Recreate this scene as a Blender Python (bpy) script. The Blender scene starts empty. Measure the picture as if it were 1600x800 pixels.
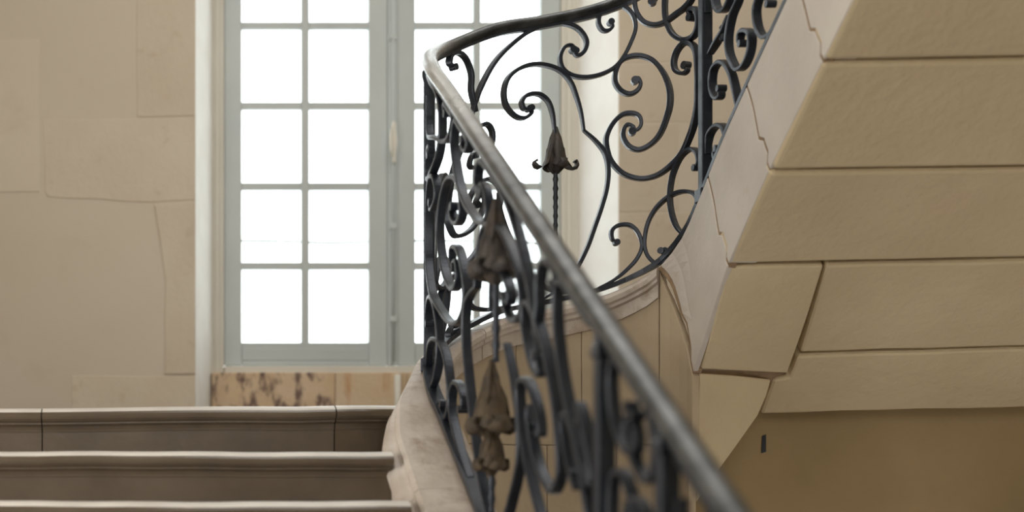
import bpy, bmesh, math, random
from mathutils import Vector
random.seed(7)
C = bpy.context.scene.collection
# ------------------------------------------------------------------ camera
F, PX, PY = 2300.0, 187.0, 800.0          # focal length and principal point on the 1600x800 frame (a shifted lens, camera level)
cd = bpy.data.cameras.new('camera'); cam = bpy.data.objects.new('camera', cd); C.objects.link(cam)
cam.location = (0, 0, 0); cam.rotation_euler = (math.pi/2, 0, 0)
cd.sensor_width = 36; cd.lens = F/1600*36
cd.shift_x = (800-PX)/1600; cd.shift_y = (PY-400)/1600
cd.dof.use_dof = True; cd.dof.focus_distance = 5.65; cd.dof.aperture_fstop = 1.15; cd.clip_start = .05
bpy.context.scene.camera = cam
# ------------------------------------------------------------------ daylight and fill lamps
w = bpy.data.worlds.new('world'); bpy.context.scene.world = w; w.use_nodes = True
w.node_tree.nodes['Background'].inputs[0].default_value = (.93, .97, 1.0, 1)
w.node_tree.nodes['Background'].inputs[1].default_value = 4.2
def area(name, loc, rot, sx, sy, power, col, portal=False):
    l = bpy.data.lights.new(name, 'AREA'); l.shape = 'RECTANGLE'; l.size = sx; l.size_y = sy; l.energy = power; l.color = col
    if portal: l.cycles.is_portal = True
    o = bpy.data.objects.new(name, l); C.objects.link(o); o.location = loc; o.rotation_euler = rot; return o
area('window_portal', (1.49, 8.25, 2.2), (-math.pi/2, 0, 0), 2.0, 3.2, 1, (1, 1, 1), True)
# unseen fill lamps, added to lift the walls, soffit and string
area('rear_fill', (-.2, -2.3, 2.6), (math.pi/2-.1, 0, 0), 2.8, 2.4, 92, (1, .97, .92))
area('lower_fill', (3.9, 4.4, -.75), (0, math.pi/2+.35, 0), 1.3, 1.5, 20, (1, .97, .92))
area('left_fill', (-1.93, 3.5, .5), (0, -math.pi/2, 0), 2.0, 2.0, 68, (1, .97, .92))
# unseen lamp over the well, added to brighten far wall and nosings
area('overhead_fill', (1.5, 5.0, 4.25), (0, 0, 0), 2.4, 2.6, 62, (1, .98, .95))
vs = bpy.context.scene.view_settings
vs.view_transform = 'Standard'; vs.look = 'None'; vs.gamma = 1; vs.exposure = 0; vs.use_curve_mapping = False

# ------------------------------------------------------------------ materials
def mat(name, col, col2=None, scale=3, rough=.85, bump=.15, metal=0, detail=6, bscale=None, extra=None):
    m = bpy.data.materials.new(name); m.use_nodes = True; nt = m.node_tree; b = nt.nodes['Principled BSDF']
    N = nt.nodes.new; L = nt.links.new
    tc = N('ShaderNodeTexCoord')
    b.inputs['Roughness'].default_value = rough; b.inputs['Metallic'].default_value = metal
    n1 = N('ShaderNodeTexNoise'); n1.inputs['Scale'].default_value = scale; n1.inputs['Detail'].default_value = detail
    L(tc.outputs['Object'], n1.inputs['Vector'])
    r = N('ShaderNodeValToRGB'); r.color_ramp.elements[0].position = .32; r.color_ramp.elements[1].position = .68
    r.color_ramp.elements[0].color = (*col, 1); r.color_ramp.elements[1].color = (*(col2 or col), 1)
    L(n1.outputs['Fac'], r.inputs['Fac'])
    # a different tint for each stone
    oi = N('ShaderNodeObjectInfo'); mr = N('ShaderNodeMapRange'); mr.inputs[3].default_value = .97; mr.inputs[4].default_value = 1.03
    L(oi.outputs['Random'], mr.inputs[0])
    hsv = N('ShaderNodeHueSaturation'); L(mr.outputs[0], hsv.inputs['Value']); L(r.outputs['Color'], hsv.inputs['Color'])
    out = hsv.outputs['Color']
    if extra: out = extra(nt, tc, out)
    L(out, b.inputs['Base Color'])
    if bump:
        n2 = N('ShaderNodeTexNoise'); n2.inputs['Scale'].default_value = bscale or scale*9; n2.inputs['Detail'].default_value = 8
        L(tc.outputs['Object'], n2.inputs['Vector'])
        bp = N('ShaderNodeBump'); bp.inputs['Strength'].default_value = bump; bp.inputs['Distance'].default_value = .01
        L(n2.outputs['Fac'], bp.inputs['Height']); L(bp.outputs['Normal'], b.inputs['Normal'])
    return m
def blotch(col, scale, lo, hi, stretch=(1, 1, 1)):
    def f(nt, tc, out):
        N = nt.nodes.new; L = nt.links.new
        mp = N('ShaderNodeMapping'); mp.inputs['Scale'].default_value = stretch; L(tc.outputs['Object'], mp.inputs['Vector'])
        n = N('ShaderNodeTexNoise'); n.inputs['Scale'].default_value = scale; n.inputs['Detail'].default_value = 9; n.inputs['Roughness'].default_value = .65
        L(mp.outputs[0], n.inputs['Vector'])
        r = N('ShaderNodeMapRange'); r.inputs[1].default_value = lo; r.inputs[2].default_value = hi; L(n.outputs['Fac'], r.inputs[0])
        mx = N('ShaderNodeMixRGB'); L(r.outputs[0], mx.inputs[0]); L(out, mx.inputs[1]); mx.inputs[2].default_value = (*col, 1)
        return mx.outputs[0]
    return f
def painted_turn_glint(nt, tc, out):
    # window glint at the turn of the rail, put into its colour
    N = nt.nodes.new; L = nt.links.new
    sx = N('ShaderNodeSeparateXYZ'); L(tc.outputs['Object'], sx.inputs[0])
    a = N('ShaderNodeMapRange'); a.interpolation_type = 'SMOOTHSTEP'; a.inputs[1].default_value = 4.1; a.inputs[2].default_value = 5.0; L(sx.outputs[1], a.inputs[0])
    b = N('ShaderNodeMapRange'); b.interpolation_type = 'SMOOTHSTEP'; b.inputs[1].default_value = 1.11; b.inputs[2].default_value = 1.3; b.inputs[3].default_value = 1; b.inputs[4].default_value = 0; L(sx.outputs[0], b.inputs[0])
    n = N('ShaderNodeTexNoise'); n.inputs['Scale'].default_value = 22; L(tc.outputs['Object'], n.inputs['Vector'])
    m = N('ShaderNodeMath'); m.operation = 'MULTIPLY'; L(a.outputs[0], m.inputs[0]); L(b.outputs[0], m.inputs[1])
    m2 = N('ShaderNodeMath'); m2.operation = 'MULTIPLY_ADD'; L(n.outputs['Fac'], m2.inputs[0]); m2.inputs[1].default_value = .8; m2.inputs[2].default_value = .5
    m3 = N('ShaderNodeMath'); m3.operation = 'MULTIPLY'; m3.use_clamp = True; L(m.outputs[0], m3.inputs[0]); L(m2.outputs[0], m3.inputs[1])
    mx = N('ShaderNodeMixRGB'); L(m3.outputs[0], mx.inputs[0]); L(out, mx.inputs[1]); mx.inputs[2].default_value = (.62, .63, .63, 1)
    r = N('ShaderNodeMapRange'); r.inputs[3].default_value = .36; r.inputs[4].default_value = .24; L(m3.outputs[0], r.inputs[0])
    L(r.outputs[0], nt.nodes['Principled BSDF'].inputs['Roughness']); return mx.outputs[0]
M = {}
M['plaster'] = mat('plaster', (.60, .52, .41), (.64, .56, .46), .9, .92, .12, bscale=14, extra=blotch((.54, .45, .33), 2.2, .55, .85))
M['quoin'] = mat('quoin_stone', (.59, .50, .39), (.63, .55, .44), 3, .92, .3, bscale=30, extra=blotch((.50, .40, .29), 9, .60, .8))
M['reveal'] = mat('limewash', (.86, .83, .77), (.93, .91, .87), 5, .85, .2)
M['paint'] = mat('grey_paint', (.50, .54, .54), (.54, .58, .57), 3, .5, .04)
M['cream'] = mat('cream_paint', (.66, .62, .54), (.70, .67, .59), 3, .55, .05)
M['apron'] = mat('stained_stone', (.60, .43, .27), (.66, .52, .37), 6, .9, .3, extra=blotch((.17, .11, .09), 16, .50, .62, (1, 1, .5)))
M['apron2'] = mat('streaked_stone', (.62, .46, .29), (.66, .54, .40), 5, .9, .3, extra=blotch((.50, .26, .11), 9, .55, .75, (1, 1, .2)))
M['step'] = mat('worn_step_stone', (.085, .062, .040), (.115, .086, .058), 5, .27, .07, bscale=40, extra=blotch((.08, .06, .045), 4, .55, .8))
M['curb'] = mat('curb_stone', (.40, .33, .27), (.56, .50, .44), 6, .5, .35, bscale=45, extra=blotch((.27, .19, .13), 9, .52, .75))
M['guard'] = mat('guard_grey', (.30, .31, .32), (.36, .37, .38), 5, .6, .1)
M['well'] = mat('well_stone', (.38, .30, .20), (.45, .36, .25), 4, .85, .3, bscale=30)
M['string'] = mat('pale_string_stone', (.52, .47, .42), (.60, .55, .49), 4, .8, .18, extra=blotch((.50, .38, .28), 7, .6, .85))
M['soffit'] = mat('soffit_stone', (.57, .46, .295), (.64, .53, .35), 2.2, .9, .6, bscale=26, extra=blotch((.60, .44, .31), 3, .58, .85))
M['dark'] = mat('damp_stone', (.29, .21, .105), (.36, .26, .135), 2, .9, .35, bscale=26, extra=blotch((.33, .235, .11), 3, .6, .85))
M['joint'] = mat('joint_mortar', (.25, .17, .10), (.31, .21, .13), 20, .95, .3)
M['iron'] = mat('black_iron', (.020, .025, .036), (.036, .042, .055), 12, .35, .12, .45)
M['rail'] = mat('worn_iron', (.06, .065, .068), (.15, .155, .155), 14, .36, .2, .7, extra=painted_turn_glint)
M['leaf'] = mat('rusty_iron', (.035, .033, .033), (.085, .066, .052), 25, .55, .3, .3)
M['rust'] = mat('rusted_leaf_iron', (.04, .028, .018), (.10, .07, .038), 22, .7, .3, .1)
M['tread'] = mat('rim_lit_tread', (.60, .56, .51), (.72, .68, .62), 6, .45, .1)  # pale colour stands in for window light on the tread tops
M['hall'] = mat('hall_plaster', (.68, .62, .53), (.72, .67, .58), 1, .9, .1)
gm = bpy.data.materials.new('window_glass'); gm.use_nodes = True; nt = gm.node_tree; nt.nodes.clear()
o_ = nt.nodes.new('ShaderNodeOutputMaterial'); t_ = nt.nodes.new('ShaderNodeBsdfTransparent'); g_ = nt.nodes.new('ShaderNodeBsdfGlossy'); mx = nt.nodes.new('ShaderNodeMixShader')
t_.inputs[0].default_value = (.95, .97, .96, 1); g_.inputs['Roughness'].default_value = .03; mx.inputs[0].default_value = .05
nt.links.new(t_.outputs[0], mx.inputs[1]); nt.links.new(g_.outputs[0], mx.inputs[2]); nt.links.new(mx.outputs[0], o_.inputs[0])
M['glass'] = gm

# ------------------------------------------------------------------ helpers
def P(x, y, d): return Vector(((x-PX)/F*d, d, (PY-y)/F*d))
def obj(name, bm, m, parent=None, bevel=0, smooth=False, seg=2):
    bmesh.ops.recalc_face_normals(bm, faces=bm.faces)
    me = bpy.data.meshes.new(name); bm.to_mesh(me); bm.free(); me.materials.append(M[m])
    if smooth:
        for p in me.polygons: p.use_smooth = True
    o = bpy.data.objects.new(name, me); C.objects.link(o); o.parent = parent
    if bevel:
        b = o.modifiers.new('bevel', 'BEVEL'); b.width = bevel; b.segments = seg; b.limit_method = 'ANGLE'; b.angle_limit = math.radians(40)
    return o
def empty(name, loc=(0, 0, 0)):
    o = bpy.data.objects.new(name, None); C.objects.link(o); o.empty_display_size = .1
    o.location = (0, 0, 0); return o
def tag(o, label=None, cat=None, group=None, kind=None):
    for k, v in (('label', label), ('category', cat), ('group', group), ('kind', kind)):
        if v: o[k] = v
    return o
def box(bm, x0, x1, y0, y1, z0, z1):
    v = [bm.verts.new(p) for p in ((x0,y0,z0),(x1,y0,z0),(x1,y1,z0),(x0,y1,z0),(x0,y0,z1),(x1,y0,z1),(x1,y1,z1),(x0,y1,z1))]
    for f in ((0,3,2,1),(4,5,6,7),(0,1,5,4),(1,2,6,5),(2,3,7,6),(3,0,4,7)): bm.faces.new([v[i] for i in f])
def boxo(name, m, parent, *a, bevel=0, **k):
    bm = bmesh.new(); box(bm, *a); return obj(name, bm, m, parent, bevel, **k)
def prism(pts, vec, name, m, parent, bevel=0):
    bm = bmesh.new(); vec = Vector(vec)
    a = [bm.verts.new(Vector(p)) for p in pts]; b = [bm.verts.new(Vector(p)+vec) for p in pts]
    bm.faces.new(a); bm.faces.new(b[::-1]); n = len(a)
    for i in range(n): bm.faces.new((a[i], b[i], b[(i+1) % n], a[(i+1) % n]))
    return obj(name, bm, m, parent, bevel)
def sweep_x(prof, x0, x1, name, m, parent, bend=None, n=1, bevel=0):
    """profile in (y, z) swept along x"""
    bm = bmesh.new(); rows = []
    for i in range(n+1):
        x = x0+(x1-x0)*i/n; dy, dz = bend(x) if bend else (0, 0)
        rows.append([bm.verts.new((x, y+dy, z+dz)) for y, z in prof])
    k = len(prof)
    for i in range(n):
        for j in range(k): bm.faces.new((rows[i][j], rows[i][(j+1) % k], rows[i+1][(j+1) % k], rows[i+1][j]))
    bm.faces.new(rows[0]); bm.faces.new(rows[-1][::-1])
    return obj(name, bm, m, parent, bevel)
def interp(tab, x):
    if x <= tab[0][0]: a, b = tab[0], tab[1]
    elif x >= tab[-1][0]: a, b = tab[-2], tab[-1]
    else:
        for a, b in zip(tab, tab[1:]):
            if a[0] <= x <= b[0]: break
    return a[1]+(b[1]-a[1])*(x-a[0])/(b[0]-a[0])
def catmull(pts, n=6):
    out = []
    P_ = [tuple(2*a-b for a, b in zip(pts[0], pts[1]))]+list(pts)+[tuple(2*a-b for a, b in zip(pts[-1], pts[-2]))]
    for i in range(1, len(P_)-2):
        p0, p1, p2, p3 = P_[i-1:i+3]
        for k in range(n):
            t = k/n
            out.append(tuple(.5*(2*b+(c-a)*t+(2*a-5*b+4*c-d)*t*t+(-a+3*b-3*c+d)*t**3) for a, b, c, d in zip(p0, p1, p2, p3)))
    out.append(tuple(pts[-1])); return out

# ------------------------------------------------------------------ the line of the railing round the open well
H1, D1, T, R = .363, 5.09, .293, .165      # landing height and edge, tread, riser
FLOOR = H1-12*R
low = lambda y: .03+.615*(y-4.49)
ctl = [(1.09, y, low(y)) for y in (1.35, 2.0, 2.6, 3.2, 3.8, 4.3, 4.7, 4.92)] + [
       (1.087, 5.12, .42), (1.13, 5.35, .535), (1.25, 5.58, .645), (1.46, 5.71, .755), (1.65, 5.76, .80), (1.85, 5.77, .845),
       (2.0, 5.76, .90), (2.11, 5.71, .965), (2.17, 5.61, 1.06), (2.18, 5.48, 1.165), (2.18, 5.2, 1.375), (2.18, 4.76, 1.656),
       (2.18, 4.3, 1.95), (2.18, 3.8, 2.27), (2.18, 3.3, 2.59), (2.18, 2.8, 2.91)]
raw = catmull(ctl, 14)
PTS = [Vector(p) for p in raw]; S = [0]
for a, b in zip(PTS, PTS[1:]): S.append(S[-1]+math.hypot(b.x-a.x, b.y-a.y))
STOT = S[-1]
def at(s):
    """point on the base line, horizontal unit tangent and normal towards the well"""
    s = min(max(s, 0), STOT-1e-6)
    lo, hi = 0, len(S)-1
    while hi-lo > 1:
        m = (lo+hi)//2
        if S[m] <= s: lo = m
        else: hi = m
    f = (s-S[lo])/(S[lo+1]-S[lo]); p = PTS[lo].lerp(PTS[lo+1], f)
    a = PTS[max(lo-2, 0)]; b = PTS[min(lo+3, len(PTS)-1)]
    t = Vector((b.x-a.x, b.y-a.y, 0)).normalized(); n = Vector((t.y, -t.x, 0))
    return p, t, n
def s_of_y_low(y): return y-1.35
pxs = [PX+F*p.x/p.y for p in PTS]
i0 = min(range(len(pxs)), key=lambda i: pxs[i])
def s_of_px(x):
    """station of the far and right-hand side of the well seen at column x"""
    if x <= pxs[i0]: return S[i0]-(pxs[i0]-x)*.004
    for i in range(i0, len(pxs)-1):
        if pxs[i] <= x <= pxs[i+1]: return S[i]+(S[i+1]-S[i])*(x-pxs[i])/(pxs[i+1]-pxs[i])
    return STOT
def st_of(x, y):
    s = s_of_px(x); p, t, n = at(s)
    return s, (PY-y)/F*p.y-p.z
HR = 1.12                                   # handrail height over the base line

# ------------------------------------------------------------------ setting: walls
WY, WZ0, WZ1 = 7.6, H1, 3.6
XL, XR, YB, CEIL = -2.0, 4.0, -2.6, 4.3
wf = empty('wall_far'); tag(wf, kind='structure')
def wall_piece(pts, z0, z1, name='plaster_face', m='plaster'):
    return prism([(x, y, z0) for x, y in pts], (0, 0, z1-z0), name, m, wf)
wall_piece([(XL, WY), (.39, WY), (.497, 8.0), (.497, 8.12), (XL, 8.12)], FLOOR, CEIL)
wall_piece([(2.577, WY), (XR, WY), (XR, 8.12), (2.49, 8.12), (2.49, 8.0)], FLOOR, CEIL)
wall_piece([(.39, WY), (2.577, WY), (2.49, 8.0), (2.49, 8.12), (.497, 8.12), (.497, 8.0)], 3.75, CEIL)
# limewashed splays of the window recess (thin coats on the jambs)
prism([(.392, WY+.003, H1), (.505, 8.0, H1), (.499, 8.001, H1), (.386, WY+.001, H1)], (0, 0, 3.38), 'reveal_coat', 'reveal', wf)
prism([(2.575, WY+.003, H1), (2.482, 8.0, H1), (2.488, 8.001, H1), (2.581, WY+.001, H1)], (0, 0, 3.38), 'reveal_coat', 'reveal', wf)
# quoin stones left and right of the window, slightly proud of the plaster
def block(pp, th=.004, m='quoin', y=WY):
    pts = []
    for (a, b) in zip(pp, pp[1:]+pp[:1]):
        pa, pb = P(a[0], a[1], y), P(b[0], b[1], y); L_ = (pb-pa).length; k = max(1, int(L_/.12))
        for i in range(k):
            q = pa.lerp(pb, i/k)
            if i: q += Vector((random.uniform(-.004, .004), 0, random.uniform(-.004, .004)))
            q.y = y+.02; pts.append(q)
    return prism(pts, (0, -.02-th, 0), 'stone_block', m, wf, bevel=.003)
block([(66, 187), (304.5, 184), (304.5, 312), (235, 316), (75, 308), (70, 300)])
block([(212, -120), (304.5, -120), (304.5, 181), (214, 183)])
block([(241, 320), (304.5, 316), (304.5, 584), (257, 585), (259, 440)], .009)
block([(112, 587), (304.5, 588), (304.5, 645), (112, 645)])
block([(20, -240), (304.5, -240), (304.5, -123), (20, -122)])
block([(-190, 60), (62, 60), (62, 300), (-190, 300)], .004, 'plaster')
block([(968.5, -60), (1085, -62), (1085, 96), (968.5, 98)], .002)
block([(968.5, 101), (1180, 99), (1182, 190), (968.5, 192)], .002)
block([(968.5, 195), (1060, 194), (1060, 330), (968.5, 331)], .002)
block([(968.5, 334), (1150, 333), (1150, 470), (968.5, 470)], .002)
# stones below the window
apl = [(.497, 1.16, 'apron'), (1.163, 1.50, 'apron2'), (1.553, 2.06, 'apron2'), (2.063, 2.49, 'apron2')]
for a, b, m in apl: boxo('apron_stone', m, wf, a, b, 7.93, 8.12, H1-.1, .752, bevel=.004)
boxo('apron_stone', 'apron2', wf, 1.503, 1.55, 7.95, 8.12, H1-.1, .752)
def wall(name, m, *a): return tag(boxo(name, m, None, *a), kind='structure')
wall('wall_left', 'hall', XL-.15, XL, YB, 8.12, FLOOR, CEIL)
wall('wall_right', 'hall', XR, XR+.15, YB, 8.12, FLOOR, CEIL)
wall('wall_back', 'hall', XL-.15, XR+.15, YB-.15, YB, FLOOR, CEIL)
wall('floor', 'step', XL-.15, XR+.15, YB-.15, 8.12, FLOOR-.15, FLOOR)
wall('ceiling', 'hall', XL-.15, XR+.15, YB-.15, 8.12, CEIL, CEIL+.15)

# ------------------------------------------------------------------ window
WD = 8.0
wx = lambda x, d=WD: (x-PX)/F*d
wz = lambda y, d=WD: (PY-y)/F*d
win = empty('window_1'); tag(win, 'tall grey-painted casement window of small panes above the landing', kind='structure')
ZT = wz(-250)
def fr(name, m, parent, x0, x1, y0, y1, d0, d1, bevel=.004):
    return boxo(name, m, parent, wx(x0), wx(x1), d0, d1, min(wz(y0), wz(y1)), max(wz(y0), wz(y1)), bevel=bevel)
fr('window_frame', 'cream', win, 328, 350, -266, 588, 7.985, 8.1)
fr('window_frame', 'cream', win, 876, 903.5, -266, 588, 7.985, 8.1)
fr('window_frame', 'cream', win, 350.3, 875.7, -266, -250, 7.985, 8.1)
fr('window_sill', 'cream', win, 350.3, 875.7, 573, 588, 7.955, 8.1)
fr('frame_bead', 'cream', win, 336, 341, -266, 584, 7.972, 7.985, .002)
fr('frame_bead', 'cream', win, 884, 890, -266, 584, 7.972, 7.985, .002)
rows = [535, 415, 290.5, 164.5, 39, -87, -213]
def casement(xl, xr, p0, p1, p2, p3):
    c = empty('casement'); c.parent = win
    for a, b in ((xl, p0), (p3, xr)): fr('stile', 'paint', c, a, b, -249, 571, 8.0, 8.05)
    fr('bottom_rail', 'paint', c, p0+.2, p3-.2, 535, 571, 8.0, 8.05)
    fr('rail_panel', 'paint', c, p0+.2, p3-.2, 545, 563, 7.996, 8.0, .002)
    fr('top_rail', 'paint', c, p0+.2, p3-.2, -249, -213, 8.0, 8.05)
    fr('muntin', 'paint', c, p1, p2, -213, 535, 8.006, 8.04)
    for y in rows[1:-1]:
        for a, b in ((p0, p1), (p2, p3)): fr('muntin', 'paint', c, a+.1, b-.1, y-5.8, y+5.8, 8.008, 8.04)
    for i in range(len(rows)-1):
        for a, b in ((p0, p1), (p2, p3)):
            yb = rows[i]-(6 if i else 0); yt = rows[i+1]+(6 if i < 5 else 0)
            g = fr('glass_pane', 'glass', c, a, b, yt, yb, 8.022, 8.026, 0)
    return c
casement(350.5, 605, 378, 471, 483.5, 576)
casement(621, 875.5, 649, 740, 752, 845)
fr('meeting_bead', 'paint', win, 605.2, 620.8, -249, 571, 7.985, 8.045, .006)
# espagnolette bolt with its central handle
esp = empty('window_bolt'); esp.parent = win
def tube(name, pts, r, m, parent, seg=10, taper=None):
    bm = bmesh.new(); rings = []
    for i, p in enumerate(pts):
        p = Vector(p); a = Vector(pts[max(i-1, 0)]); b = Vector(pts[min(i+1, len(pts)-1)]); t = (b-a).normalized()
        u = t.cross(Vector((0, 1, 0)));  u = u.normalized() if u.length > .1 else t.cross(Vector((1, 0, 0))).normalized()
        v = t.cross(u); rr = (r[i] if isinstance(r, (list, tuple)) else r)
        rings.append([bm.verts.new(p+(u*math.cos(k*2*math.pi/seg)+v*math.sin(k*2*math.pi/seg))*rr) for k in range(seg)])
    for a, b in zip(rings, rings[1:]):
        for k in range(seg): bm.faces.new((a[k], a[(k+1) % seg], b[(k+1) % seg], b[k]))
    bm.faces.new(rings[0]); bm.faces.new(rings[-1][::-1])
    return obj(name, bm, m, parent, smooth=True)
xb = wx(613)
tube('bolt_rod', [(xb, 7.972, wz(566)), (xb, 7.972, ZT)], .009, 'paint', esp)
tube('bolt_handle', [(xb, 7.955, wz(y)) for y in (258, 254, 248, 240, 228, 216, 205, 198, 193)], [.008, .013, .009, .014, .020, .018, .012, .014, .006], 'cream', esp)
tube('handle_lever', [(xb-.012, 7.94, wz(250)), (xb-.02, 7.935, wz(235)), (xb-.02, 7.935, wz(215)), (xb-.01, 7.945, wz(203))], [.006, .007, .007, .005], 'cream', esp)
for y in (60, 355, 500): boxo('bolt_guide', 'paint', esp, xb-.016, xb+.016, 7.962, 7.986, wz(y)-.015, wz(y)+.015, bevel=.003)
pp = tube('drain_pipe', [(wx(617), 7.925, H1), (wx(617), 7.925, wz(587))], .018, 'cream', None)
tag(pp, 'short cream vertical pipe on the stone wall below the middle of the window', 'pipe')
# low guard rail outside
gr = empty('guard_rail'); tag(gr, 'thin pale guard rail running outside behind the lower window panes', 'railing')
for i in range(4):
    a = .35+i*.6
    tube('rail_bar', [(a+.003, 8.75, wz(377, 8.75)), (a+.3, 8.75, wz(380, 8.75) if i % 2 else wz(376, 8.75)), (a+.597, 8.75, wz(377, 8.75))], .010, 'guard', gr)
for x in (.35, 2.75): tube('rail_post', [(x, 8.75, -.3), (x, 8.75, wz(377, 8.75))], .012, 'guard', gr)
wall('trim_1', 'curb', -.4, 3.6, 8.125, 9.1, -.5, -.3)

# ------------------------------------------------------------------ lower flight of steps
fl = empty('stair_flight'); tag(fl, 'lower stone stair flight of worn moulded steps climbing to the landing, with its rounded curb', 'staircase')
nose = [(.03, 0), (0, -.0018), (-.018, -.0055), (-.032, -.0105), (-.043, -.0175), (-.050, -.025), (-.053, -.033), (-.050, -.041), (-.040, -.049), (-.030, -.053), (-.030, -.059),
        (-.020, -.060), (-.012, -.066), (-.006, -.076), (-.004, -.084), (0, -.084)]
def step_prof(y, z, back, h=R): return [(y+a, z+b) for a, b in nose]+[(y, z-h), (y+back, z-h), (y+back, z)]
def worn(seed):
    ph = seed*1.7
    return lambda x: (.004*math.sin(x*3+ph)+.002*math.sin(x*11+ph), .0015*math.sin(x*5+ph)+.001*math.sin(x*17+2*ph))
def paint_rim_light(o):  # colours the top faces of the nosing as a bright rim light
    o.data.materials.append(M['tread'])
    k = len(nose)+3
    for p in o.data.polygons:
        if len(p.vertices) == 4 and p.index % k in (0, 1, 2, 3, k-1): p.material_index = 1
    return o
XS = .884
for k in range(1, 12):
    y, z = D1-T*k, H1-R*k
    q = sweep_x(step_prof(y, z, T+.06), XL+.004, XS, 'step', 'step', fl, worn(k), 30); paint_rim_light(q)
# ------------------------------------------------------------------ landing
ld = empty('stair_landing'); tag(ld, 'stone stair landing below the window, its rounded well edge and supporting wall', 'landing')
def edge_bend(x):
    return ((-.0+(.05*max(0, (x-.72)/.2)**2)), .004*math.sin(x*4)+(.012*max(0, (x-.6)/.3)))
xa, xc = wx(65, 5.05), wx(525, 5.05)
q = sweep_x(step_prof(D1, H1, .6, R), XL+.002, xa-.002, 'edge_stone', 'step', ld, edge_bend, 12); paint_rim_light(q)
q = sweep_x(step_prof(D1, H1, .6, R), xa+.002, xc-.002, 'edge_stone', 'step', ld, edge_bend, 16); paint_rim_light(q)
q = sweep_x(step_prof(D1, H1, .6, R), xc+.002, 1.0, 'edge_stone', 'step', ld, edge_bend, 10); paint_rim_light(q)
# paving behind the edge, following the rim of the well
rim = []
for i in range(24):
    s = s_of_y_low(5.0)+(s_of_px(1060)-s_of_y_low(5.0))*i/23; p, t, n = at(s); rim.append(p-n*.055)
rim = [q for q in rim if q.y > 5.72 or q.x < 1.3]
pave = [(x_, y_) for x_, y_ in [(XL, 5.70), (1.0, 5.70)]]+[(q.x, q.y) for q in rim if q.y > 5.71]+[(2.3, 6.0), (XR, 6.0), (XR, 8.0), (XL, 8.0)]
pave = [(x, min(y, WY-.001) if y > 7 else y) for x, y in pave]
prism([(x, y, H1-.2) for x, y in pave], (0, 0, .199), 'landing_slab', 'step', ld)
# recess floor under the window
boxo('recess_slab', 'step', ld, .39, 2.577, WY, 7.93, H1-.2, H1-.001)

# ------------------------------------------------------------------ curb (moulded stones along the base line)
prof_top = [(-.205, -.112), (-.215, -.100), (-.222, -.084), (-.217, -.066), (-.203, -.052), (-.198, -.044), (-.180, -.040), (-.173, -.030), (-.173, -.014),
            (-.160, -.002), (-.12, 0), (.035, 0), (.052, -.006), (.060, -.018), (.060, -.036), (.052, -.046), (.052, -.058), (.040, -.068)]
def taper(s):                                # the curb narrows on the landing side as it turns
    u = min(1, max(0, (s-3.50)/.50)); return 1-.62*u*u*(3-2*u)
def curb_seg(s0, s1, bot, parent, m='curb', name='curb_stone'):
    n = max(2, int((s1-s0)/.05)); bm = bmesh.new(); rows_ = []
    for i in range(n+1):
        s = s0+(s1-s0)*i/n; p, t, nn = at(s); ring = []
        for o, z in prof_top: ring.append(p+nn*(o*taper(s) if o < 0 else o)+Vector((0, 0, z-.012)))
        b = bot(s, p)
        ring.append(Vector((*(p+nn*.040).xy, b))); ring.append(Vector((*(p-nn*.205*taper(s)).xy, b)))
        rows_.append([bm.verts.new(q) for q in ring])
    k = len(rows_[0])
    for a, b in zip(rows_, rows_[1:]):
        for j in range(k): bm.faces.new((a[j], a[(j+1) % k], b[(j+1) % k], b[j]))
    bm.faces.new(rows_[0]); bm.faces.new(rows_[-1][::-1])
    return obj(name, bm, m, parent, 0)
sl = s_of_y_low
jl = [.06, sl(1.95), sl(2.55), sl(3.1), sl(3.62), sl(4.12), sl(4.58), s_of_px(676)]
lowbot = lambda s, p: max(p.z-.42, FLOOR)
for a, b in zip(jl, jl[1:]): curb_seg(a+.002, b-.002, lowbot, fl)
jc = [s_of_px(676), s_of_px(742), s_of_px(868), s_of_px(1034)]
for a, b in zip(jc, jc[1:]): curb_seg(a+.002, b-.002, lambda s, p: p.z-.13, ld)
# stones of the curved well wall below that curb, two courses
def face_block(s0, s1, top, bot, name, m, parent, th=.14, off=.03, slant=None, n=None, jog=0):
    """block whose visible face follows the well; top/bot are z functions of (s, p)"""
    n = n or max(2, int(abs(s1-s0)/.05)); q = 12 if jog else 6; bm = bmesh.new(); fr_, bk = [], []
    vv = [i/q for i in range(q+1)]
    for i in range(n+1):
        u = i/n; fr_.append([]); bk.append([])
        for v in vv:
            s = s0+(s1-s0)*u
            if slant: s = s0+(slant[0]-s0)*v+((s1+(slant[1]-s1)*v)-(s0+(slant[0]-s0)*v))*u
            if jog: s += jog*math.sin(v*7)+(.022 if .6 < v < .9 else 0)
            p, t, nn = at(s); z = top(s, p)+(bot(s, p)-top(s, p))*v
            a = p+nn*off; a.z = z; b = p+nn*(off-th); b.z = z
            fr_[-1].append(bm.verts.new(a)); bk[-1].append(bm.verts.new(b))
    for g in (fr_, bk):
        for i in range(n):
            for j in range(q): bm.faces.new((g[i][j], g[i+1][j], g[i+1][j+1], g[i][j+1]))
    for i in range(n):
        bm.faces.new((fr_[i][0], bk[i][0], bk[i+1][0], fr_[i+1][0])); bm.faces.new((fr_[i][q], fr_[i+1][q], bk[i+1][q], bk[i][q]))
    for j in range(q):
        bm.faces.new((fr_[0][j], fr_[0][j+1], bk[0][j+1], bk[0][j])); bm.faces.new((fr_[n][j], bk[n][j], bk[n][j+1], fr_[n][j+1]))
    return obj(name, bm, m, parent, .004)
js = [s_of_px(676), s_of_px(720), s_of_px(800), s_of_px(905), s_of_px(1034)]
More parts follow.
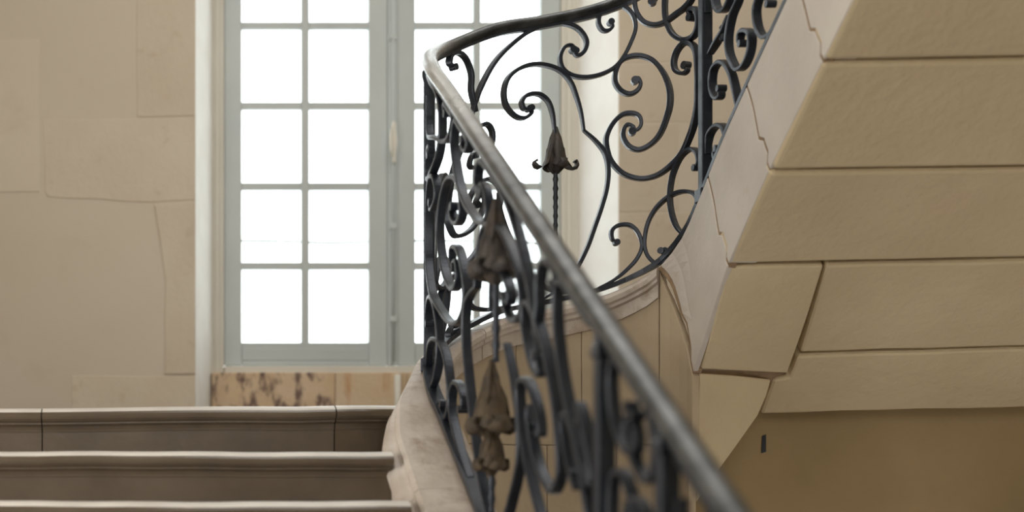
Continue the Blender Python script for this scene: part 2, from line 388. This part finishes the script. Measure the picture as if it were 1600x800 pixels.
for a, b in zip(js, js[1:]):
    face_block(a+.0006, b-.0006, lambda s, p: p.z-.126, lambda s, p: .2605, 'well_stone', 'well', ld, off=.03, th=.08)
js = [s_of_px(676), s_of_px(760), s_of_px(850), s_of_px(960), s_of_px(1088)]
for a, b in zip(js, js[1:]):
    face_block(a+.0006, b-.0006, lambda s, p: .2595, lambda s, p: -.5, 'well_stone', 'well', ld, off=.03, th=.08 if b < s_of_px(1050) else .03)

# ------------------------------------------------------------------ upper flight
uf = empty('stair_flight'); tag(uf, 'upper stone stair flight seen from below, with pale sloping string and broad soffit courses', 'staircase')
# the pale string: lower arris height as a function of y
arr = [(2.4, 2.79), (3.3, 2.18), (4.135, 1.625), (4.505, 1.377), (4.877, 1.128), (5.207, .872), (5.52, .523), (5.65, .38)]
def sY(y):                                   # station on the right-hand side
    lo, hi = s_of_px(1070), STOT
    for _ in range(40):
        m = (lo+hi)/2
        if at(m)[0].y > y: lo = m
        else: hi = m
    return lo
s4t, s4b = s_of_px(1034), s_of_px(1094)
jt = [s4t, sY(5.385), sY(5.05), sY(4.69), sY(4.32), sY(3.95), sY(3.55), sY(3.15)]
jb = [s4b, sY(5.207), sY(4.877), sY(4.505), sY(4.135), sY(3.765), sY(3.36), sY(2.96)]
topz = lambda s, p: p.z-.012
botz = lambda s, p: interp(arr, p.y)
sb4 = interp(arr, at(s4b)[0].y)
def bot_first(s, p):
    return min(interp(arr, p.y), p.z-.05) if s > s4b else sb4+(s4b-s)*.4
for i in range(len(jt)-1):
    face_block(jt[i]+.0045, jt[i+1]-.0045, topz, botz if i else bot_first, 'string_stone', 'string', uf, slant=(jb[i]+.0045, jb[i+1]-.0045), off=.03, jog=.006, th=.02 if i < 1 else .1)
for i in range(0, len(jt)):
    face_block(jt[i]-.012, jt[i]+.012, topz, botz if i else bot_first, 'mortar_joint', 'joint', uf, slant=(jb[i]-.012, jb[i]+.012), off=.027, jog=.006, th=.03, n=2)
# well stones under the first string stone, between the curb end and the arris
def top_gap(s, p):
    f = (s-s4t)/(s4b-s4t); return (at(s4t)[0].z-.02)*(1-f)+sb4*f-.012
face_block(s4t+.001, s4b-.004, top_gap, lambda s, p: .262, 'well_stone', 'well', ld, off=.028, th=.028)
# soffit courses
ysof = lambda py: 4.517/((PY-py)/F+.7)
zsof = lambda y: 4.517-.7*y
def sof(px, py): return P(px, py, ysof(py))
XA = 2.152
def arris(py): y = ysof(py); return Vector((XA, y, zsof(y)))
def right_end(pl, pr, x0):                    # where the joint meets the right wall
    y = ysof(pl); xe = PX+F*3.99/y
    for _ in range(5):
        py = pl+(pr-pl)*(xe-x0)/(1600-x0); y = ysof(py); xe = PX+F*3.99/y
    return Vector((3.99, y, zsof(y)))
up = Vector((0, .085, .12))
J = []
for y in (2.45, 2.87, 3.29, 3.71, 4.11): J.append((Vector((XA, y, zsof(y))), Vector((3.99, y-.01, zsof(y-.01)))))
J.append((arris(97), right_end(97, 93, 1300))); J.append((arris(268), right_end(268, 262, 1215))); J.append((arris(415), right_end(415, 405, 1150)))
G = Vector((0, .0052, -.0036))
def rough_edge(a, b, n=9, amp=.004):
    return [a.lerp(b, i/n)+(Vector((0, random.uniform(-amp, amp), random.uniform(-amp, amp)*.7)) if 0 < i < n else Vector()) for i in range(n+1)]
def soffit_block(a, b, c, d, m='soffit', par=uf, extra=None):
    """a-b upper joint left to right, c-d lower joint right to left"""
    pts = rough_edge(a+G, b+G)+rough_edge(c-G, d-G)+(extra or [])
    return prism(pts, up, 'soffit_stone', m, par, bevel=.013)
for (a, b), (d, c) in zip(J, J[1:]): soffit_block(a, b, c, d)
a, b = J[-1]
mT = sof(1290, 413); mB = sof(1247, 553)
pA = P(1094, 580, 5.52); pB = sof(1229, 586)
e552 = right_end(552, 542, 1245)
soffit_block(mT+Vector((.003, 0, 0)), b, e552, mB+Vector((.003, 0, 0)))
c00, c10, c11, c01 = a+G, mT+G-Vector((.004, 0, 0)), pB.lerp(mB, .06), pA+Vector((0, 0, .006))
bm = bmesh.new(); g0 = [[None]*11 for _ in range(11)]; g1 = [[None]*11 for _ in range(11)]
for i in range(11):
    for j in range(11):
        q = c00.lerp(c10, i/10).lerp(c01.lerp(c11, i/10), j/10); q += Vector((0, 0, -.012*math.sin(math.pi*j/10)))
        g0[i][j] = bm.verts.new(q); g1[i][j] = bm.verts.new(q+up)
for i in range(10):
    for j in range(10):
        bm.faces.new((g0[i][j], g0[i+1][j], g0[i+1][j+1], g0[i][j+1])); bm.faces.new((g1[i][j], g1[i][j+1], g1[i+1][j+1], g1[i+1][j]))
    bm.faces.new((g0[i][0], g1[i][0], g1[i+1][0], g0[i+1][0])); bm.faces.new((g0[i][10], g0[i+1][10], g1[i+1][10], g1[i][10]))
    bm.faces.new((g0[0][i], g0[0][i+1], g1[0][i+1], g1[0][i])); bm.faces.new((g0[10][i], g1[10][i], g1[10][i+1], g0[10][i+1]))
obj('soffit_stone', bm, 'soffit', uf, .009)
e648 = right_end(648, 638, 1185)
soffit_block(sof(1247, 555), e552, e648, sof(1187, 649), extra=[sof(1207, 594), sof(1233, 590)])
# springing stone, lighter block running down to the well wall
prism([P(1093, 579, 5.55), P(1150, 580, 5.645), P(1233, 583, 5.725), P(1208, 598, 5.74), P(1150, 592, 5.665), P(1093, 587, 5.55)], (0, .03, .01), 'mortar_joint', 'joint', uf)
sA, sB, sC = pA+Vector((0, 0, -.008)), P(1205, 593, 5.70), P(1108, 756, 5.72)
sN = (sB-sA).cross(sC-sA)
def onplane(x, y):
    r = P(x, y, 1.0); return r*(sN.dot(sA)/sN.dot(r))
prism([sA, onplane(1150, 587), sB, onplane(1198, 618), onplane(1184, 650), onplane(1150, 698), sC, onplane(1088, 786), onplane(1088, 690)],
      (0, .14, .02), 'springing_stone', 'soffit', uf, bevel=.008)
# wall under the landing, back of the soffit
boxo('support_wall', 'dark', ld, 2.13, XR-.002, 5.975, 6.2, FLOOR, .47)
boxo('support_wall', 'well', ld, XL, .95, 5.2, 5.34, FLOOR, .16)
prism([P(1191, 681, 5.972), P(1197, 679, 5.972), P(1197, 706, 5.972), P(1190, 708, 5.972)], (0, .01, 0), 'wall_slit', 'iron', ld)
# steps laid on the soffit stones, and the wall-side half of the flight
for k in range(9):
    y = 5.62-.36*k; z = interp([(q[0], q[1]) for q in sorted([(p.y, p.z) for p in PTS if p.x > 2.17])], y)-.03
    boxo('step', 'step', uf, 2.25, XR-.002, y-.36, y+.04, z-.13, z, bevel=.01)

# ------------------------------------------------------------------ iron railing
ir = empty('stair_railing'); tag(ir, 'dark wrought-iron scrollwork stair railing winding up around the open well', 'railing')
def sweep_path(s0, s1, prof, dz, name, m, step=.035, smooth=False, bevel=0):
    n = max(2, int((s1-s0)/step)); bm = bmesh.new(); rows_ = []
    for i in range(n+1):
        s = s0+(s1-s0)*i/n; p, t, nn = at(s); p2, _, _ = at(s+.02); p1, _, _ = at(s-.02)
        T3 = (p2-p1).normalized(); U = nn.cross(T3).normalized()
        if U.z < 0: U = -U
        rows_.append([bm.verts.new(p+Vector((0, 0, dz))+nn*o+U*z) for o, z in prof])
    k = len(prof)
    for a, b in zip(rows_, rows_[1:]):
        for j in range(k): bm.faces.new((a[j], a[(j+1) % k], b[(j+1) % k], b[j]))
    bm.faces.new(rows_[0]); bm.faces.new(rows_[-1][::-1])
    return obj(name, bm, m, ir, bevel, smooth)
hp = [(-.026, -.006), (-.029, .002), (-.027, .011), (-.019, .018), (-.008, .021), (.008, .021), (.019, .018), (.027, .011), (.029, .002), (.026, -.006), (.016, -.010), (.016, -.019), (-.016, -.019), (-.016, -.010)]
tag(sweep_path(.02, STOT-.02, hp, HR, 'handrail', 'rail', smooth=True), 'worn grey handrail, with a painted window glint at the turn')
bp = [(-.022, -.006), (-.022, .012), (.022, .012), (.022, -.006)]
sweep_path(.02, STOT-.02, bp, .014, 'bottom_rail', 'iron')
tp = [(-.014, -.030), (-.014, -.019), (.014, -.019), (.014, -.030)]
sweep_path(.02, STOT-.02, tp, HR, 'top_bar', 'iron')

def scroll(pts, parent=ir, a=.0075, b=.014, blob=(True, True), name='scroll', cat=5, m='iron'):
    """flat iron bar bent through (s, t) points on the railing surface"""
    q = catmull([tuple(p) for p in pts], cat); pos, nor = [], []
    for s, t in q:
        p, tt, nn = at(s); pos.append(p+Vector((0, 0, t))); nor.append(nn)
    bm = bmesh.new(); rows_ = []; n = len(pos)
    for i in range(n):
        T3 = pos[min(i+1, n-1)]-pos[max(i-1, 0)]
        if T3.length < 1e-6: continue
        T3.normalize(); B = T3.cross(nor[i]).normalized(); N_ = nor[i]
        e = min(i, n-1-i)/max(1, n*.16); k = .62+.38*min(1, e)
        A = a*k; D = b*(.8+.2*min(1, e)); c = pos[i]
        rows_.append([bm.verts.new(c+B*u*A+N_*v*D) for u, v in ((-1, -.8), (-.6, -1), (.6, -1), (1, -.8), (1, .8), (.6, 1), (-.6, 1), (-1, .8))])
    for r0, r1 in zip(rows_, rows_[1:]):
        for j in range(8): bm.faces.new((r0[j], r0[(j+1) % 8], r1[(j+1) % 8], r1[j]))
    bm.faces.new(rows_[0]); bm.faces.new(rows_[-1][::-1])
    for end, i in ((blob[0], 0), (blob[1], n-1)):
        if end:
            N_ = nor[i]; B = N_.cross(Vector((0, 0, 1))); Z = Vector((0, 0, 1)); r = a*1.75
            ra = [bm.verts.new(pos[i]+(B*math.cos(k*math.pi/5)+Z*math.sin(k*math.pi/5))*r+N_*b*1.05) for k in range(10)]
            rb = [bm.verts.new(pos[i]+(B*math.cos(k*math.pi/5)+Z*math.sin(k*math.pi/5))*r-N_*b*1.05) for k in range(10)]
            bm.faces.new(ra); bm.faces.new(rb[::-1])
            for k in range(10): bm.faces.new((ra[k], rb[k], rb[(k+1) % 10], ra[(k+1) % 10]))
    return obj(name, bm, m, parent)
# --- shapes of the curved panel as seen on the far side of the well (column, row) -> (station, height)
E1 = [(744,175),(740,160),(736,140),(736,115),(727,91),(714,82),(704,87),(702,99),(709,105)]
E2 = [(735,190),(742,161),(753,132),(772,98),(801,68),(831,47),(861,38),(882,37),(903,45),(916,64),(912,81),(901,87),(895,78)]
E3 = [(899,80),(893,71),(882,74),(875,89),(878,106),(891,117),(912,121),(937,117),(959,106),(974,89),(986,66),(993,45),(990,27),(980,14),(965,7),(950,11),(938,21),(935,36),(941,47),(950,48),(957,42),(954,35)]
E4 = [(912,204),(908,178),(901,153),(891,128),(874,110),(852,102),(831,101),(810,108),(793,123),(787,145),(791,166),(804,181),(818,185),(830,177),(829,169)]
E4b = [(867,210),(863,178),(855,157),(840,147),(823,149),(815,159),(818,170),(826,170)]
E5 = [(912,204),(929,219),(944,238),(950,263),(948,293),(940,323),(930,352),(916,390),(897,425),(872,452),(850,466)]
E6 = [(992,126),(997,122),(1001,132),(995,142),(983,147),(970,142),(961,129),(962,111),(971,95),(986,88),(1004,88),(1022,96),(1037,114),(1046,138),(1047,162),(1041,186),(1031,210),(1016,226),(998,234),(983,229),(974,216),(974,204),(980,195),(990,199),(988,205)]
E7 = [(988,206),(998,201),(1002,192),(998,181),(986,177),(971,180),(956,195),(947,216),(949,237),(956,254),(973,271),(998,279),(1024,275),(1049,258),(1066,239),(1077,216),(1085,192),(1090,165),(1091,138),(1091,111),(1089,84),(1082,70),(1070,67),(1059,78),(1053,96),(1056,110),(1067,115),(1074,110),(1072,102)]
E8 = [(1019,3),(1026,-4),(1024,-20),(1012,-28),(999,-20),(992,0),(994,18),(1004,33),(1019,39),(1034,37),(1046,30),(1058,21),(1070,12),(1082,-4),(1088,-34),(1088,-72)]
E8b = [(1090,-130),(1070,-90),(1052,-50),(1041,-12),(1039,18),(1043,38),(1052,54),(1067,62),(1082,58),(1090,46),(1092,30),(1089,17),(1083,13),(1077,18),(1080,27)]
E10 = [(1088,262),(1093,252),(1090,238),(1079,233),(1064,245),(1052,271),(1047,301),(1049,330),(1057,354),(1069,368)]
E11 = [(1095,326),(1088,305),(1071,299),(1049,305),(1028,322),(1013,347),(1007,377),(1011,398),(1024,411),(1037,409),(1045,399),(1041,389),(1034,392)]
E12 = [(963,379),(956,373),(956,360),(967,352),(984,352),(997,364),(1003,384),(996,403),(981,420),(960,437),(935,450)]
conv = lambda L_: [st_of(x, y) for x, y in L_]
sc = s_of_px(868); half = s_of_px(1097)-sc; s_left = s_of_px(674)
tracedR = [conv(e) for e in (E3, E4, E4b, E5, E6, E7, E8, E8b, E10, E11, E12)]
noblob = {1: (False, True), 2: (False, True), 3: (False, False), 6: (True, False), 7: (False, True), 8: (True, False), 9: (False, True), 10: (True, False)}
lk = (sc-s_left)/half                        # the left half of the curved panel, a little narrower
for i, e in enumerate(tracedR): scroll(e, blob=noblob.get(i, (True, True)), a=.0088 if i in (4, 5, 6, 7) else .0075)
scroll(conv(E1), blob=(False, True)); scroll(conv(E2), blob=(False, True), a=.008)
def mirror(e, c, k): return [(c-(s-sc)*k, t) for s, t in e]
for i in (3, 4, 5, 8, 9, 10):
    e = [(s, min(max(t, .03), HR-.05)) for s, t in mirror(tracedR[i][3 if i == 3 else 0:], sc, lk)]
    if i in (4, 5): e = [(s, max(.03, t-.12)) for s, t in e]
    scroll(e, blob=noblob.get(i, (True, True)))

# --- acanthus drop with curled leaves and a beaded stem
def acanthus(s, t, k=1.0, drop=.5, m='leaf'):
    """t: height of the neck"""
    p, tt, nn = at(s); o = p+Vector((0, 0, t)); X_, Y_, Z_ = tt*k, nn*k, Vector((0, 0, k))
    def pt(x, y, z): return o+X_*x+Y_*y+Z_*z
    bm = bmesh.new(); prof = [(.007, .02), (.012, .0), (.020, -.02), (.026, -.05), (.032, -.08), (.037, -.105), (.036, -.125), (.026, -.145), (.010, -.165)]
    rings = []
    for r, z in prof:
        rings.append([bm.verts.new(pt(r*(1+.22*math.cos(5*a))*math.cos(a), r*(1+.22*math.cos(5*a))*math.sin(a)*.8, z)) for a in [j*2*math.pi/30 for j in range(30)]])
    for a, b in zip(rings, rings[1:]):
        for j in range(30): bm.faces.new((a[j], a[(j+1) % 30], b[(j+1) % 30], b[j]))
    bm.faces.new(rings[0]); bm.faces.new(rings[-1][::-1])
    body = obj('acanthus_drop', bm, m, ir, smooth=True)
    body['label'] = 'rusty leaf-shaped iron drop'
    for a in (0, math.pi, 1.25, math.pi+1.25, -1.1):
        dx, dy = math.cos(a), math.sin(a); rad = [.014, .026, .034, .046, .064, .080, .088, .084, .077]
        zz = [-.03, -.07, -.105, -.133, -.145, -.139, -.125, -.113, -.119]; wd = [.010, .022, .029, .031, .026, .022, .019, .016, .012]
        sc2 = 1 if abs(dy) < .1 else .62
        bm = bmesh.new(); rr = []
        for i in range(9):
            r = rad[i]*(sc2 if i > 2 else 1); w_ = wd[i]*(1.25 if i % 2 else .9)
            L_, R_ = (-dy, dx), (dy, -dx); row = []
            for u, h in ((-1, -.004), (-.5, .005), (0, .008), (.5, .005), (1, -.004), (.5, -.006), (-.5, -.006)):
                row.append(bm.verts.new(pt(dx*(r+h)+L_[0]*w_*u, dy*(r+h)+L_[1]*w_*u, zz[i]-h*.6)))
            rr.append(row)
        for q0, q1 in zip(rr, rr[1:]):
            for j in range(7): bm.faces.new((q0[j], q0[(j+1) % 7], q1[(j+1) % 7], q1[j]))
        bm.faces.new(rr[0]); bm.faces.new(rr[-1][::-1])
        obj('leaf', bm, m, body, smooth=True)
    n = int(drop/.012); pts = [pt(0, 0, -.15-i*.012) for i in range(n)]
    tube('beaded_stem', pts, [(.009 if i % 3 else .0125)*k*(1-.35*i/n) for i in range(n)], 'iron', body, 8)
st = st_of(868, 206); acanthus(st[0], st[1], 1.0, .46)

# --- upper flight, first scrolls beyond the post (right-hand side of the well)
F_ = [([(1155,-60),(1160,-30),(1155,0),(1145,24),(1139,54),(1140,81),(1148,102),(1155,108),(1164,102),(1172,84),(1175,63),(1172,50),(1164,47),(1158,53),(1157,65),(1161,68)], (False, True)),
      ([(1127,138),(1127,150),(1121,153),(1115,144),(1113,126),(1116,108),(1125,97),(1134,99),(1143,114),(1149,135),(1154,162),(1156,178)], (True, False)),
      ([(1204,6),(1197,-6),(1190,-8),(1185,2),(1182,18),(1185,42),(1193,57),(1205,54),(1217,36),(1229,15),(1240,-10),(1250,-40)], (True, False)),
      ([(1106,240),(1107,222),(1111,207),(1121,196),(1131,198),(1137,216),(1136,236),(1130,247),(1121,247),(1119,238),(1123,232)], (False, True)),
      ([(1110,84),(1124,60),(1133,45),(1140,24)], (False, False)),
      ([(1106,20),(1106,-20),(1112,-30),(1118,0),(1122,14),(1130,17),(1138,8),(1145,-16),(1146,-60)], (False, False))]
for e, bl in F_: scroll(conv(e), blob=bl, a=.0075, b=.016)
s, t = st_of(1131, 50); p, _, _ = at(s)
tube('collar', [p+Vector((0, .01, t+q)) for q in (-.03, -.02, -.01, 0, .01, .02, .03)], [.006, .013, .009, .016, .009, .013, .006], 'iron', ir)

# --- straight panels of both flights: the same pattern on the slope
base_set = tracedR
EX = [conv(E1), conv(E2)]
def panel(c, hw, full=True, drop=True, flip=1):
    k = hw/half
    def put(e, f, i):
        q = [(c+f*flip*(s-sc)*k, min(max(t, .025), HR-.045)) for s, t in e]
        scroll(q, blob=noblob.get(i, (True, True)), a=.0075, b=.015, cat=4)
    for i, e in enumerate(base_set): put(e, 1, i)
    for i in ((3, 4, 5, 7, 8, 9, 10) if full else (3, 9)): put(base_set[i], -1, i)
    for e in EX: put([(sc+(s-sc)/lk*1.0, t) for s, t in e], 1, 1)
    if drop: acanthus(c-.05, .99, 1.35, .2); acanthus(c, .50, 1.3, .2, 'rust'); acanthus(c, .34, .95, .12, 'rust')
def post(s, r=.02, b=None, htop=HR-.02):
    p, t, n = at(s); bm = bmesh.new(); rr = []
    for z, k in ((-.012, 1.5), (.035, 1.5), (.04, 1), (htop-.06, 1), (htop-.055, 1.25), (htop-.03, 1.25), (htop-.025, 1), (htop, 1)):
        rr.append([bm.verts.new(p+Vector((0, 0, z))+(t*u+n*v)*r*k) for u, v in ((-1, -1), (1, -1), (1, 1), (-1, 1))])
    for a, b_ in zip(rr, rr[1:]):
        for j in range(4): bm.faces.new((a[j], a[(j+1) % 4], b_[(j+1) % 4], b_[j]))
    bm.faces.new(rr[0]); bm.faces.new(rr[-1][::-1]); obj('post', bm, 'iron', ir, .003)
posts = [sl(1.42), sl(2.93), sl(3.31), s_left-.06, s_of_px(1102), sY(3.9), sY(3.55)]
for s in posts: post(s)
a, b = sl(3.31), s_left-.06; panel((a+b)/2, (b-a)/2-.02)
a, b = sl(1.42), sl(2.93); panel((a+b)/2, (b-a)/2-.02)
a, b = sl(2.93), sl(3.31); c = (a+b)/2
def pil(c, w_, t0):
    g = [(.0, -.17), (.3, -.16), (.62, -.10), (.8, 0), (.68, .10), (.3, .14), (-.1, .10), (-.15, .03), (.1, -.01)]
    for f in (1, -1):
        scroll([(c+f*x*w_, t0+z) for x, z in g], blob=(False, True))
        scroll([(c+f*x*w_, t0+.30-z*.7) for x, z in g], blob=(False, True))
for t0 in (.22, .72): pil(c, .17, t0)
a, b = sY(3.9), sY(3.55); pil((a+b)/2, .15, .3); pil((a+b)/2, .15, .75)
a, b = s_of_px(1102), sY(3.9)
k0 = sY(4.55); panel((k0+b)/2, (b-k0)/2-.02, full=True, drop=False)
